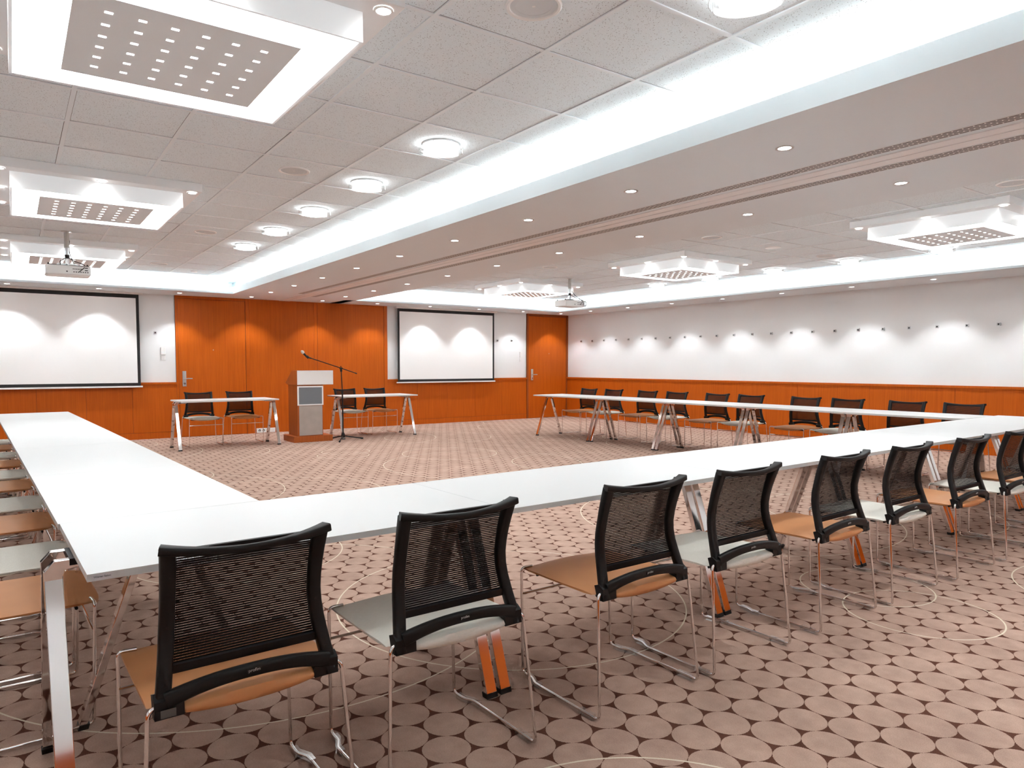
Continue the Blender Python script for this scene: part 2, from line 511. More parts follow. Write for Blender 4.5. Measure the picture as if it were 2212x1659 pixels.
def door_handle(parent, x, y, z, s=1):
    h = MB(); h.box(x-.031, y-.010, z-.135, x+.031, y, z+.135)
    h.lathe([(.011, -.004), (.011, .004)], 0, 0, 12)  # placeholder rosette, replaced below
    h.v = h.v[:8]; h.f = h.f[:6]; h.mi = h.mi[:6]
    p = h.build('lock_plate', 'satin_metal', parent, bevel=.003)
    l = MB(); l.tube([(x-.008, y-.01, z), (x-.008, y-.05, z)], .009, 10)
    l.tube(fillet([(x-.008, y-.046, z), (x+.06, y-.05, z+.004), (x+.125, y-.046, z+.002)], .03), .009, 10)
    l.build('lever', 'satin_metal', p, smooth=True)
    c = MB(); c.tube([(x, y-.009, z-.085), (x, y-.018, z-.085)], .017, 14); c.build('lock_cylinder', 'chrome', p, smooth=True)

d1 = struct('door_1', MB().box(2.4125, YF-.030, .006, 3.5585, YF-.018, 2.442), 'cherry', 'tall cherry wood door beside the left screen')
door_handle(d1, 2.497, YF-.030, 1.035)
MB().tube([(2.993, YF-.0305, 1.548), (2.993, YF-.0335, 1.548)], .009, 12).build('peephole', 'brushed_metal', d1)
g = MB(); g.cur = 1
g.box(10.077, YF-.022, 0, XR, YF, ZC)
g.cur = 0
g.box(10.077, YF-.036, 0, 10.128, YF-.02, ZC); g.box(10.128, YF-.036, 2.447, 11.292, YF-.02, ZC); g.box(11.296, YF-.036, 0, XR-.001, YF-.02, ZC)
struct('trim_13', g, ['cherry_dark', 'joint_dark'], 'cherry wood frame of the corner door')
d2 = struct('door_2', MB().box(10.133, YF-.030, .006, 11.290, YF-.018, 2.440), 'cherry', 'tall cherry wood door in the far corner')
door_handle(d2, 10.232, YF-.030, 1.045)
MB().tube([(10.75, YF-.0305, 1.552), (10.75, YF-.0335, 1.552)], .009, 12).build('peephole', 'brushed_metal', d2)

# ------------------------------------------------------------------ chairs
def prof_y(z):                     # backrest profile : lumbar pushed forward
    pts = [(.425, -.196), (.50, -.170), (.60, -.140), (.66, -.138), (.75, -.158), (.85, -.192)]
    for (z0, y0), (z1, y1) in zip(pts[:-1], pts[1:]):
        if z <= z1:
            q = (z-z0)/(z1-z0); return y0+(y1-y0)*q
    return pts[-1][1]
def smooth_prof(z):
    return (prof_y(z-.025)+prof_y(z)*2+prof_y(z+.025))/4 if .45 < z < .825 else prof_y(z)
def half_w(z):                     # waist shaped outline
    q = (z-.44)/.40; return .233 - .022*q - .018*math.sin(PI*max(0, min(1, q)))*.8

def make_seat(parent, mat):
    g = MB(); nx = 30; loops = []
    ys_f = .272
    for i in range(nx+1):
        u = -1+2*i/nx; x = .243*u
        a = abs(u)
        yr = -.206 if a < .70 else (-.206+(a-.70)/.05*.05 if a < .75 else -.156)
        yf = ys_f-.018*a**4
        T = .010+.046*max(0, 1-a**2.2)
        zt = .452+.013*(1-a*a)-.004
        zb = zt-T
        L = []
        n = 10
        for k in range(n+1):                                   # top, back to front
            q = k/n; y = yr+(yf-yr)*q
            dip = -.004*math.sin(PI*q); roll = -.018*max(0, (q-.82)/.18)**2-.010*max(0, (.12-q)/.12)**2
            L.append((x, y, zt+dip+roll*min(1, T/.03)))
        mz = (zt+zb)/2
        L.append((x, yf+.006, mz+(T*.15)-.006))
        for k in range(n+1):                                   # bottom, front to back
            q = 1-k/n; y = yr+(yf-yr)*q
            roll = .014*max(0, (q-.85)/.15)**2+.010*max(0, (.12-q)/.12)**2
            L.append((x, y, zb+roll*min(1, T/.03)))
        L.append((x, yr-.006, mz))
        loops.append(L)
    m = len(loops[0]); vs = [p for L in loops for p in L]; fs = []
    for i in range(nx):
        for k in range(m): fs.append((i*m+k, i*m+(k+1) % m, (i+1)*m+(k+1) % m, (i+1)*m+k))
    fs.append(tuple(range(m))[::-1]); fs.append(tuple(range(nx*m, (nx+1)*m)))
    g.add(vs, fs)
    return g.build('seat', mat, parent, smooth=True, sharp=60)

def make_chair(kind):
    root = empty('conference_chair')
    mat = 'tan_leather' if kind == 'tan' else 'beige_cloth'
    make_seat(root, mat)
    # ---- backrest frame
    g = MB()
    zs = [.428, .44, .46, .50, .54, .58, .62, .66, .70, .74, .78, .81, .832]
    for s in (-1, 1):
        path = [(s*(half_w(z)-.0175), smooth_prof(z)-.006, z) for z in zs]
        secs = []
        for z in zs:
            w = .0175; d = .013+.004*max(0, (z-.7)/.14)
            e = .004
            secs.append([(-w, -d+e), (-w+e, -d), (w-e, -d), (w, -d+e), (w, d-e), (w-e, d), (-w+e, d), (-w, d-e)])
        g.sweep(path, secs, Vector((1, 0, 0)))
        # corner block at the foot of the upright
        xa, xb = s*.166, s*half_w(.44)
        g.prism([(-.2085, .427), (-.178, .427), (-.162, .476), (-.184, .484), (-.2065, .470)], 'x', min(xa, xb), max(xa, xb))
    # curved, dipping top rail
    n = 18; path = []; secs = []
    for i in range(n+1):
        u = -1+2*i/n; k = 1-u*u
        path.append((u*half_w(.842), -.194-.036*k, .8365-.017*k))
        w = .0095+.0015*abs(u)**3; d = .006+.0125*abs(u)**1.3
        e = .003
        secs.append([(-w, -d+e), (-w+e, -d), (w-e, -d), (w, -d+e), (w, d-e), (w-e, d), (-w+e, d), (-w, d-e)])
    g.sweep(path, secs, Vector((0, 0, 1)))
    # straight bars that hold the mesh at top and bottom
    hw = half_w(.82)-.028
    g.box(-hw, smooth_prof(.822)-.006, .812, hw, smooth_prof(.822)+.006, .829)
    hw = half_w(.53)-.028
    g.box(-hw, smooth_prof(.528)-.007, .517, hw, smooth_prof(.528)+.007, .538)
    # arched lower rail
    path = []; secs = []
    for i in range(n+1):
        u = -1+2*i/n; k = 1-abs(u)**2.4
        path.append((u*.205, -.196-.012*k, .466+.030*k))
        w = .0165+.004*abs(u)**3; d = .012; e = .005
        secs.append([(-w, -d+e), (-w+e, -d), (w-e, -d), (w, -d+e), (w, d-e), (w-e, d), (-w+e, d), (-w, d-e)])
    g.sweep(path, secs, Vector((0, 0, 1)))
    fr = g.build('backrest_frame', 'black_plastic', root, smooth=True, sharp=50)
    # ---- mesh panel
    g = MB(); g.uv = []; nx, nz = 12, 24; vs = []
    for j in range(nz+1):
        z = .53+(.82-.53)*j/nz; hw = half_w(z)-.024
        for i in range(nx+1):
            u = -1+2*i/nx
            vs.append((u*hw, smooth_prof(z)+.003, z)); g.uv.append((u*hw+.3, z))
    fs = [(j*(nx+1)+i, j*(nx+1)+i+1, (j+1)*(nx+1)+i+1, (j+1)*(nx+1)+i) for j in range(nz) for i in range(nx)]
    g.add(vs, fs); g.build('mesh_panel', 'mesh_weave', root, smooth=True)
    # ---- screws and name plate
    for s in (-1, 1):
        for z in (.50, .63, .79):
            x = s*(half_w(z)-.018); y = smooth_prof(z)-.019-.003*max(0, (z-.7)/.14)
            MB().tube([(x, y+.003, z), (x, y-.0008, z)], .0042, 8).build('screw', 'black_rubber', fr)
    pl = MB().box(-.019, -.2215, .493, .019, -.2195, .5035).build('name_plate', 'black_rubber', fr)
    text_mesh('lettering', 'profim', .0115, 'ink_light', pl, (0, -.2217, .4985), (PI/2, 0, 0))
    # ---- sled legs
    for s in (-1, 1):
        pts = [(s*.185, -.188, .452), (s*.246, -.196, .455), (s*.273, -.236, .0115), (s*.273, .13, .0115), (s*.252, .175, .0115), (s*.252, .238, .0115), (s*.249, .252, .446), (s*.20, .244, .447)]
        g = MB(); g.tube(fillet(pts, [.025, .02, .05, .05, .022, .02], 5), .0058, 8)
        lg = g.build('sled_leg', 'chrome', root, smooth=True, sharp=80)
        for y0, y1, xo in ((-.205, -.135, .273), (.10, .205, .262)):
            q = MB()
            if y0 < 0: q.box(s*xo-.011, y0, .0005, s*xo+.011, y1, .021)
            else:
                q.prism([(s*.273-.0105, .095), (s*.273+.0105, .095), (s*.273+.0105, .135), (s*.252+.0105, .180), (s*.252+.0105, .21), (s*.252-.0105, .21), (s*.252-.0105, .172), (s*.273-.0105, .13)], 'z', .0005, .020)
            q.build('glide', 'clear_plastic', lg)
    MB().tube([(-.249, .247, .338), (.249, .247, .338)], .0052, 8).build('crossbar', 'chrome', root, smooth=True)
    # seat carrier tubes below the cushion
    g = MB()
    for y in (-.15, .20): g.tube([(-.21, y, .421 if y > 0 else .43), (.21, y, .421 if y > 0 else .43)], .006, 6)
    g.build('seat_carrier', 'black_plastic', root)
    return root

proto = {'tan': make_chair('tan'), 'beige': make_chair('beige')}
used = {'tan': False, 'beige': False}
SEATN = {'tan': 'tan leather seat', 'beige': 'pale beige cloth seat'}
def chair(kind, x, y, rz, label, group):
    o = copy_tree(proto[kind]) if used[kind] else proto[kind]
    used[kind] = True
    o.location = (x, y, 0); o.rotation_euler = (0, 0, rz)
    tag(o, label, 'chair', group); return o

# near row, backs to the camera (facing +y)
FX = [(.482, 2.02), (1.126, 2.03), (1.952, 2.03), (2.588, 2.03), (3.373, 2.04), (4.058, 2.04), (4.812, 2.03), (5.525, 2.03), (6.16, 2.03), (6.93, 2.05)]
for i, (x, y) in enumerate(FX):
    k = ('tan', 'beige')[i % 2]
    extra = ['nearest the camera at the bottom left', 'in front of paired chrome legs', '', '', '', '', '', 'cut by the right edge', 'mostly beyond the right edge', 'outside the right edge'][i]
    lab = f'black mesh chair with {SEATN[k]}, {ORD[i]} from left in near row'
    chair(k, x, y, R([1.5, 1.5, 1.0, 1, 2, 1.5, 1, 1, 1, 1][i]), lab, 'chairs along the near side of the front table row')
# left row (facing +x)
LY = [3.045, 3.65, 4.47, 5.10, 5.90, 6.51, 7.23, 7.93, 8.67, 9.33]
for i, y in enumerate(LY):
    k = ('tan', 'beige')[i % 2]
    x = -.045-.041*(y-3.0)
    chair(k, x, y, -PI/2+R(2.3), f'chair with {SEATN[k]} under the left table row, {ORD[i]} from the camera', 'chairs along the left table row')
# right row (facing -x)
RY = [9.695, 9.105, 8.30, 7.66, 6.88, 6.28, 5.425, 4.845, 4.11, 3.50]
for i, y in enumerate(RY):
    k = ('tan', 'beige')[i % 2]
    x = 8.66 if i else 8.60
    chair(k, x+.004*i, y, PI/2+R([-1, 1, 0, 1, -1, 1, 0, 0, 1, 0][i]), f'black mesh chair with {SEATN[k]} by right wainscot, {ORD[i]} from corner door', 'chairs along the right table row')
# behind the two small tables (facing -y)
for i, (x, y, k, lab) in enumerate([(2.46, 11.80, 'beige', 'black chair with pale beige seat behind the left speaker table, below the door handle'),
        (3.10, 11.83, 'tan', 'black chair with tan seat behind the left speaker table, nearer the lectern'),
        (5.03, 12.0, 'beige', 'black chair with pale beige seat behind the microphone stand'),
        (5.63, 12.02, 'tan', 'black chair with tan seat behind the right speaker table, left of the right screen')]):
    chair(k, x, y, PI+R([2, 1, 3, 1][i]), lab, 'chairs behind the speaker tables')

# ------------------------------------------------------------------ tables
def make_table(L, D, loc, rz, label, group, offs=(.033, .033)):
    root = empty('trestle_table', loc, rz)
    g = MB(); x0, x1, y0, y1, z0, z1 = -L/2+.0008, L/2-.0008, -D/2, D/2, .720, .740
    vs = [(x0,y0,z0),(x1,y0,z0),(x1,y1,z0),(x0,y1,z0),(x0,y0,z1),(x1,y0,z1),(x1,y1,z1),(x0,y1,z1)]
    g.add(vs, [(0,3,2,1),(4,5,6,7)]); g.cur = 1; g.add(vs, [(0,1,5,4),(1,2,6,5),(2,3,7,6),(3,0,4,7)])
    top = g.build('tabletop', ['table_white', 'table_edge'], root)
    for e, off in ((-1, offs[0]), (1, offs[1])):
        fx = e*(L/2-off)
        for s in (-1, 1):
            g = MB(); w = .0235
            # square bar leg : splayed, mitred at the top into an arm that runs in under the top
            a = Vector((fx, s*.285, .014)); c = Vector((fx, s*.062, .662)); d = Vector((fx, s*.055, .702))
            sec = [(-w, -.0125), (w, -.0125), (w, .0125), (-w, .0125)]
            g.sweep([a, a.lerp(c, .5), c], sec, Vector((1, 0, 0)))
            xi = fx-e*.15
            poly = [(fx+e*w, .655), (fx+e*w, .690), (fx+e*(w-.026), .7185), (xi, .7185), (xi, .694), (fx-e*.03, .690), (fx-e*w, .672), (fx-e*w, .655)]
            g.prism(poly, 'y', s*.062-.0125, s*.062+.0125)
            lg = g.build('leg', 'chrome', root, bevel=.002)
            f = MB(); f.prism([(s*.285-.016, 0), (s*.285+.016, 0), (s*.285+.016-s*.005, .018), (s*.285-.016-s*.005, .018)], 'x', fx-w-.002, fx+w+.002)
            f.build('foot_cap', 'black_rubber', lg)
        MB().box(fx-e*.04, -.075, .700, fx-e*.16, .075, .7195).build('mounting_plate', 'black_plastic', root)
    tag(root, label, 'table', group)
    return root
ang = math.atan(.035)
def fy(x): return 2.062+.035*(x-.14)+.36
ends = [.129, 1.503, 2.94, 4.375, 5.81, 7.24, 8.68]
G = 'white tables of the near row'
tabs = []
for i, (a, c) in enumerate(zip(ends[:-1], ends[1:])):
    mx = (a+c)/2
    lab = ['white trestle table at the near left corner, chrome leg sticking out past its end',
           'white trestle table in front of the second and third near chairs',
           'white trestle table in front of the fourth and fifth near chairs',
           'white trestle table in front of the sixth and seventh near chairs',
           'white trestle table of the near row, one before its right end',
           'white trestle table at the right corner where the near and right rows meet'][i]
    tabs.append(make_table((c-a)/math.cos(ang), .72, (mx, fy(mx), 0), ang, lab, G, offs=(-.052 if i == 0 else .033, .033)))
# stickers on the nearest table
T0 = tabs[0]
Lt = (ends[1]-ends[0])/math.cos(ang)
st = MB().box(-Lt/2+.012, -.3606, .7225, -Lt/2+.058, -.3598, .7378).build('sticker', 'sticker', T0)
text_mesh('lettering', 'Wiener Salon', .0072, 'ink', st, (-Lt/2+.035, -.3607, .7302), (PI/2, 0, 0))
# left row
G = 'white tables of the left row'
yj = [2.795, 4.06, 5.48, 6.88, 8.30, 9.45]; nl = 5
al = math.atan(.041)
for i in range(nl):
    ya = yj[i]; yb = yj[i+1]; my = (ya+yb)/2
    lab = f'white trestle table of the left row, {ORD[i]} from the near corner' if i < nl-1 else 'white trestle table at the far end of the left row'
    make_table((yb-ya)/math.cos(al), .68, (.452-.041*(my-2.79), my, 0), PI/2+al, lab, G)
# right row
G = 'white tables of the right row'
re = [3.068, 4.44, 5.82, 7.23, 8.66, 10.05]
rx = [8.175, 8.17, 8.165, 8.16, 8.115]
ra = [1.0, 0, 0, 0, 2.5]
for i, (a, c) in enumerate(zip(re[:-1], re[1:])):
    lab = f'white trestle table of the right row, {ORD[len(re)-2-i]} from the far corner door'
    make_table(c-a-.71*math.tan(R(ra[i])), .71, (rx[i], (a+c)/2, 0), PI/2+R(ra[i]), lab, G, offs=(.033, .033))
# two speaker tables
G = 'speaker tables in front of the wood wall'
make_table(1.46, .70, (2.745, 11.47, 0), R(2.2), 'small white table with chrome legs in front of the tall left door', G, offs=(-.012, -.012))
make_table(1.45, .70, (5.335, 11.64, 0), R(1), 'small white table with chrome legs right of the lectern', G, offs=(.03, .03))

# ------------------------------------------------------------------ projection screens
def screen(x0, x1, z0, z1, label):
    cx = (x0+x1)/2
    root = empty('projection_screen', (cx, YF-.10, z0)); h = (x1-x0)/2; H = z1-z0
    MB().box(-h, -.002, 0, h, .002, H).build('border', 'black_border', root)
    MB().box(-h+.045, -.0035, .05, h-.045, -.0022, H-.06).build('picture_area', 'screen_fabric', root)
    MB().box(-h-.028, -.012, -.028, h+.028, .012, -.001).build('bottom_bar', 'white_plastic', root, bevel=.004)
    MB().box(-h-.05, -.05, H+.002, h+.06, .06, ZC-z0).build('roller_case', 'white_plastic', root, bevel=.006)
    tag(root, label, 'screen', 'pull-down screens'); return root
screen(-.62, 1.795, .925, 2.462, 'white projection screen with black border left of the door, cut by the left edge')
screen(6.640, 9.085, .922, 2.458, 'white projection screen with black border between lectern and corner door')

# ------------------------------------------------------------------ lectern
P = empty('lectern', (4.09, 11.55, 0))
def lx(x): return x-4.09
g = MB(); g.box(lx(3.762), -.27, 0, lx(4.425), .27, .10); g.build('base', 'cherry_podium', P, bevel=.003)
g = MB(); g.box(lx(3.836), -.245, .10, lx(4.268), .21, .946); g.build('column', 'cherry_podium', P, bevel=.002)
g = MB(); g.box(lx(3.862), -.251, .112, lx(4.256), -.2452, .606); g.build('lower_panel', 'brushed_metal', P)
s_ = MB().box(lx(3.833), -.258, .610, lx(4.274), -.2452, .930).build('display_frame', 'white_plastic', P, bevel=.002)
MB().box(lx(3.858), -.2592, .630, lx(4.250), -.2581, .908).build('display_glass', 'screen_grey', s_)
g = MB(); g.prism([(-.262, .948), (.225, .948), (.30, .968), (.30, .985), (-.02, 1.188), (-.262, 1.188)], 'x', lx(3.822), lx(4.447))
g.build('desk_top', 'cherry_podium', P, bevel=.002)
MB().box(lx(3.830), -.2685, .952, lx(4.445), -.2625, 1.186).build('front_plate', 'white_plastic', P, bevel=.001)
tag(P, 'cherry wood lectern with white front plate and grey display between the speaker tables', 'lectern')

# ------------------------------------------------------------------ microphone stand and microphone
S = empty('microphone_stand', (4.585, 11.22, 0))
def sx(x): return x-4.585
g = MB(); g.lathe([(.018, .045), (.03, .05), (.034, .075), (.028, .11), (.016, .135)], 0, 0, 12); g.build('hub', 'black_plastic', S, smooth=True)
for a, l in ((238, .34), (-2, .345), (117, .285)):
    dx, dy = math.cos(R(a)), math.sin(R(a))
    lg = MB().tube([(dx*.02, dy*.02, .075), (dx*l, dy*l, .016)], .010, 8).build('leg', 'black_plastic', S, smooth=True)
    MB().tube([(dx*(l-.03), dy*(l-.03), .020), (dx*(l+.012), dy*(l+.012), .0145)], .0145, 8).build('rubber_foot', 'black_rubber', lg, smooth=True)
MB().tube([(0, 0, .06), (-.004, 0, .84)], .0125, 10).build('lower_tube', 'black_plastic', S, smooth=True)
MB().tube([(-.004, 0, .83), (sx(4.566), 0, 1.20)], .0085, 10).build('upper_tube', 'black_plastic', S, smooth=True)
MB().tube([(-.004, 0, .80), (-.004, 0, .862)], .018, 10).build('clutch', 'black_plastic', S, smooth=True)
g = MB(); g.tube([(sx(4.566), 0, 1.165), (sx(4.564), 0, 1.225)], .019, 10); g.tube([(sx(4.564), -.035, 1.222), (sx(4.564), .04, 1.222)], .014, 10)
g.tube([(sx(4.564), .0, 1.23), (sx(4.558), .0, 1.262)], .008, 8)
g.build('boom_joint', 'black_plastic', S, smooth=True)
MB().tube([(sx(4.838), -.02, 1.131), (sx(4.564), -.02, 1.222), (sx(4.02), -.02, 1.394)], .0075, 8).build('boom', 'black_plastic', S, smooth=True)
MB().tube([(sx(4.838), -.02, 1.131), (sx(4.806), -.02, 1.142)], .0105, 8).build('end_cap', 'black_rubber', S, smooth=True)
g = MB(); g.tube([(sx(4.04), -.02, 1.388), (sx(3.985), -.02, 1.402)], .012, 8); g.tube([(sx(3.995), -.02, 1.395), (sx(3.962), -.02, 1.425)], .021, 10)
g.build('microphone_clip', 'black_rubber', S, smooth=True)
tag(S, 'black boom microphone stand on a tripod right of the lectern', 'microphone stand')
m_ = empty('microphone', (3.975, 11.20, 1.402))
dv = Vector((-.105, 0, .115)); dv.normalize()
pts = [dv*t_ for t_ in (-.02, .0, .04, .095)]
MB().tube(pts, [.012, .014, .016, .019], 12).build('handle', 'black_plastic', m_, smooth=True)
pts = [dv*t_ for t_ in (.094, .105, .125, .142, .150)]
MB().tube(pts, [.020, .0255, .0255, .017, .006], 14).build('grille', 'satin_metal', m_, smooth=True)
MB().tube([dv*.088, dv*.096], .0205, 12).build('collar', 'chrome', m_, smooth=True)
tag(m_, 'handheld black microphone with metal grille clipped at the boom tip', 'microphone')

# ------------------------------------------------------------------ wall pieces
def hook_parts(root):
    g = MB(); o_, i_, d = .021, .0125, .022
    g.box(-o_, -d, -o_, o_, 0, -i_); g.box(-o_, -d, i_, o_, 0, o_); g.box(-o_, -d, -i_, -i_, 0, i_); g.box(i_, -d, -i_, o_, 0, i_)
    f = g.build('square_frame', 'satin_metal', root, bevel=.0015)
    MB().box(-i_, -.006, -i_, i_, 0, i_).build('back_plate', 'dark_grey', root)
h0 = empty('wall_hook'); hook_parts(h0)
HY = [12.812, 12.417, 12.015, 11.625, 11.23, 10.825, 10.423, 10.023, 9.629, 9.232, 8.838, 8.442, 8.039, 7.64, 7.244, 6.843, 6.446, 6.049, 5.655, 5.261, 4.864, 4.467, 4.071]
first = True
def put_hook(x, y, z, rz, label, group):
    global first
    o = h0 if first else copy_tree(h0)
    first = False
    o.location = (x, y, z); o.rotation_euler = (0, 0, rz); tag(o, label, 'hook', group)
for i, y in enumerate(HY):
    put_hook(XR, y, 1.848, -PI/2, f'small square metal picture hook on the right wall, {ORD[i]} from the corner door', 'picture hooks on the right wall')
put_hook(2.051, YF, 1.835, 0, 'small square metal picture hook above the thermostat, right of the left screen', 'picture hooks on the front wall')
put_hook(9.239, YF, 1.841, 0, 'small square metal picture hook on the front wall, next to the right screen', 'picture hooks on the front wall')
put_hook(9.649, YF, 1.845, 0, 'small square metal picture hook on the front wall, closer to the corner door', 'picture hooks on the front wall')

def thermostat(x, where):
    r = empty('thermostat', (x, YF, 1.52))
    MB().box(-.040, -.028, -.062, .040, 0, .062).build('housing', 'white_plastic', r, bevel=.003)
    g = MB(); g.box(-.034, -.0286, -.020, -.010, -.0278, -.014); g.box(.022, -.0286, -.026, .036, -.0278, -.012); g.tube([(0, -.027, -.032), (0, -.033, -.032)], .009, 12)
    g.box(-.034, -.0286, -.012, .018, -.0278, -.009)
    g.build('dial', 'panel_grey', r)
    tag(r, f'white thermostat {where}', 'thermostat', None)
    s = empty('light_switch', (x, YF, 1.398))
    MB().box(-.040, -.010, -.042, .040, 0, .042).build('plate', 'white_plastic', s, bevel=.002)
    for dx in (-.0125, .0125): MB().box(dx-.0115, -.014, -.028, dx+.0115, -.0098, .028).build('rocker', 'fixture_white', s, bevel=.001)
    tag(s, f'white double light switch below the thermostat {where}', 'switch')
thermostat(2.168, 'beside the tall left door')
thermostat(9.920, 'beside the corner door')

# socket strip
r = empty('socket_strip', (3.905, YF-.030, .048))
MB().box(-.175, -.010, -.042, .175, 0, .042).build('plate', 'paper_white', r, bevel=.003)
for k, dx in enumerate((-.118, -.045)):
    g = MB(); g.tube([(dx, -.0098, 0), (dx, -.0112, 0)], .022, 18)
    g.build('socket', 'dark_grey', r)
    MB().tube([(dx, -.011, -.006), (dx, -.013, -.006)], .010, 12).build('socket_centre', 'paper_white', r)
MB().box(.012, -.0112, -.006, .024, -.0098, .006).build('data_port', 'dark_grey', r)
MB().box(.10, -.0112, -.024, .15, -.0098, .024).build('blank_cover', 'white_plastic', r)
tag(r, 'white power socket strip at the wood wall foot behind the left speaker table', 'power sockets')

# ------------------------------------------------------------------ ceiling fixtures
def make_fixture():
    root = empty('square_ceiling_light')
    zb = 2.699-ZT; zz = 2.58-ZT
    MB().box(-.715, -.715, zb, .715, .715, 0).build('base_plate', 'fixture_white', root, bevel=.003)
    h = .588; g = MB(); t_ = .012
    g.box(-h, -h, zz, h, -h+t_, zb); g.box(-h, h-t_, zz, h, h, zb); g.box(-h, -h+t_, zz, -h+t_, h-t_, zb); g.box(h-t_, -h+t_, zz, h, h-t_, zb)
    g.build('side_panel', 'lit_acrylic', root)
    p = .400; a = h-t_; z = zz+.004; g = MB()
    for x0, y0, x1, y1 in ((-a, -a, a, -p), (-a, p, a, a), (-a, -p, -p, p), (p, -p, a, p)): g.quad((x0, y0, z), (x0, y1, z), (x1, y1, z), (x1, y0, z))
    g.build('glowing_diffuser', 'ring_glow', root)
    g = MB(); g.box(-p, -p, zz-.004, p, p, zz+.006); g.cur = 1
    for i in range(6):
        for j in range(6):
            x = -.283+.566*i/5; y = -.283+.566*j/5
            g.quad((x-.014, y-.0085, zz-.0046), (x-.014, y+.0085, zz-.0046), (x+.014, y+.0085, zz-.0046), (x+.014, y-.0085, zz-.0046))
    g.build('perforated_panel', ['panel_grey', 'dot_glow'], root)
    for i in (-1, 0, 1):
        for j in (-1, 0, 1):
            if i == 0 and j == 0: continue
            x, y = i*.650, j*.650
            g = MB(); g.lathe([(.040, zb-.001), (.040, zb-.005), (.030, zb-.006)], x, y, 20, cap0=False, cap1=False)
            tr = g.build('spotlight', 'white_plastic', root)
            MB().lathe([(.030, zb-.0045), (.001, zb-.0045)], x, y, 20, cap0=False, cap1=False).build('lens', 'spot_glow', tr)
            spot(tr, (x, y, zb-.012), 3, 150, 1.0, .04)
    return root
fx = make_fixture()
FC = [(.617, 3.28, 'large square ceiling light with glowing border, nearest at the top left'),
      (.617, 6.90, 'square ceiling light with glowing border, second in the left tray'),
      (.617, 10.47, 'square ceiling light behind the left projector, farthest in the left tray'),
      (7.94, 3.26, 'square ceiling light at the right edge, nearest in the right tray'),
      (7.94, 6.87, 'square ceiling light in the middle of the right tray'),
      (7.90, 10.40, 'square ceiling light left of the right projector, farthest in the right tray')]
for i, (x, y, lab) in enumerate(FC):
    o = fx if i == 0 else copy_tree(fx)
    o.location = (x, y, ZT); tag(o, lab, 'ceiling light', 'square ceiling lights')

# round drum lights
def make_drum():
    root = empty('drum_ceiling_light')
    MB().lathe([(.125, 0), (.125, -.012), (.11, -.016)], 0, 0, 32, cap0=False).build('mount_ring', 'white_plastic', root, smooth=True)
    MB().lathe([(.112, -.016), (.112, -.05), (.10, -.058), (.06, -.064), (.002, -.066)], 0, 0, 32, cap0=False, cap1=False).build('glowing_bowl', 'drum_glow', root, smooth=True)
    g = MB(); g.lathe([(.150, -.010), (.150, -.046), (.152, -.052), (.148, -.052), (.146, -.046), (.146, -.010)], 0, 0, 36, cap0=False, cap1=False)
    gl = g.build('glass_ring', 'clear_plastic', root, smooth=True)
    g = MB()
    for k in range(3):
        a = R(100+120*k); g.tube([(.147*math.cos(a), .147*math.sin(a), -.010), (.149*math.cos(a), .149*math.sin(a), -.050)], .003, 6)
    g.build('clip', 'satin_metal', gl)
    return root
dr = make_drum()
DL = [(2.423, 1.766+.6*k) for k in (0, 4, 6, 8, 10, 12)]
DR = [(9.77, 2.966+1.2*k) for k in (1, 2, 3, 4, 5)] 
first_d = True
for i, (x, y) in enumerate(DL+DR):
    o = dr if first_d else copy_tree(dr); first_d = False
    o.location = (x, y, ZT)
    if i < 6: lab = ['round drum ceiling light cut by the top edge of the picture', 'round drum ceiling light, largest whole one left of the beam'][i] if i < 2 else f'round drum ceiling light left of the beam, {ORD[i-1]} in line behind the largest whole one'
    else: lab = f'round drum ceiling light by the right cove, {ORD[i-6]} from the camera'
    tag(o, lab, 'ceiling light', 'round drum ceiling lights')

# ceiling loudspeakers
def make_speaker():
    root = empty('ceiling_speaker')
    MB().lathe([(.118, 0), (.118, -.006), (.112, -.010), (.102, -.008), (.098, -.002)], 0, 0, 40, cap0=False, cap1=False).build('rim', 'white_plastic', root, smooth=True)
    MB().lathe([(.099, -.003), (.075, -.0045), (.0745, -.0035), (.001, -.0035)], 0, 0, 40, cap0=False, cap1=False).build('grille', 'grille_grey', root, smooth=True)
    g = MB(); g.add([(-.009, 0, -.0045), (0, -.009, -.0045), (.009, 0, -.0045), (0, .009, -.0045)], [(0, 1, 2, 3)]); g.build('badge', 'white_plastic', root)
    return root
sp = make_speaker()
SL = [(1.823, 2.366, 'round grey ceiling speaker at the top edge of the picture'), (1.823, 5.366, 'round ceiling speaker in the left tray, second from the camera'),
      (1.823, 8.366, 'round ceiling speaker in the left tray, third from the camera'), (1.823, 11.366, 'round ceiling speaker in the left tray, nearest the front wall'),
      (6.77, 2.366, 'round ceiling speaker at the right edge beside the beam'), (6.77, 5.366, 'round ceiling speaker right of the beam, second from the camera'),
      (6.77, 8.366, 'round ceiling speaker right of the beam, third from the camera'), (9.17, 5.366, 'round ceiling speaker between two square lights of the right tray')]
for i, (x, y, lab) in enumerate(SL):
    o = sp if i == 0 else copy_tree(sp)
    o.location = (x, y, ZT); tag(o, lab, 'speaker', 'ceiling speakers')
# flat white disc and a small detector
o = empty('access_disc', (7.97, 5.366, ZT)); MB().lathe([(.095, 0), (.095, -.006), (.085, -.009), (.001, -.009)], 0, 0, 32, cap0=False, cap1=False).build('cover', 'white_plastic', o, smooth=True)
tag(o, 'flat plain white disc on the tiles of the right tray', 'ceiling disc')
o = empty('smoke_detector', (2.423, 11.96, ZT)); MB().lathe([(.05, 0), (.05, -.012), (.04, -.022), (.001, -.024)], 0, 0, 24, cap0=False, cap1=False).build('cover', 'white_plastic', o, smooth=True)
tag(o, 'small white detector at the far end of the left tray', 'detector')

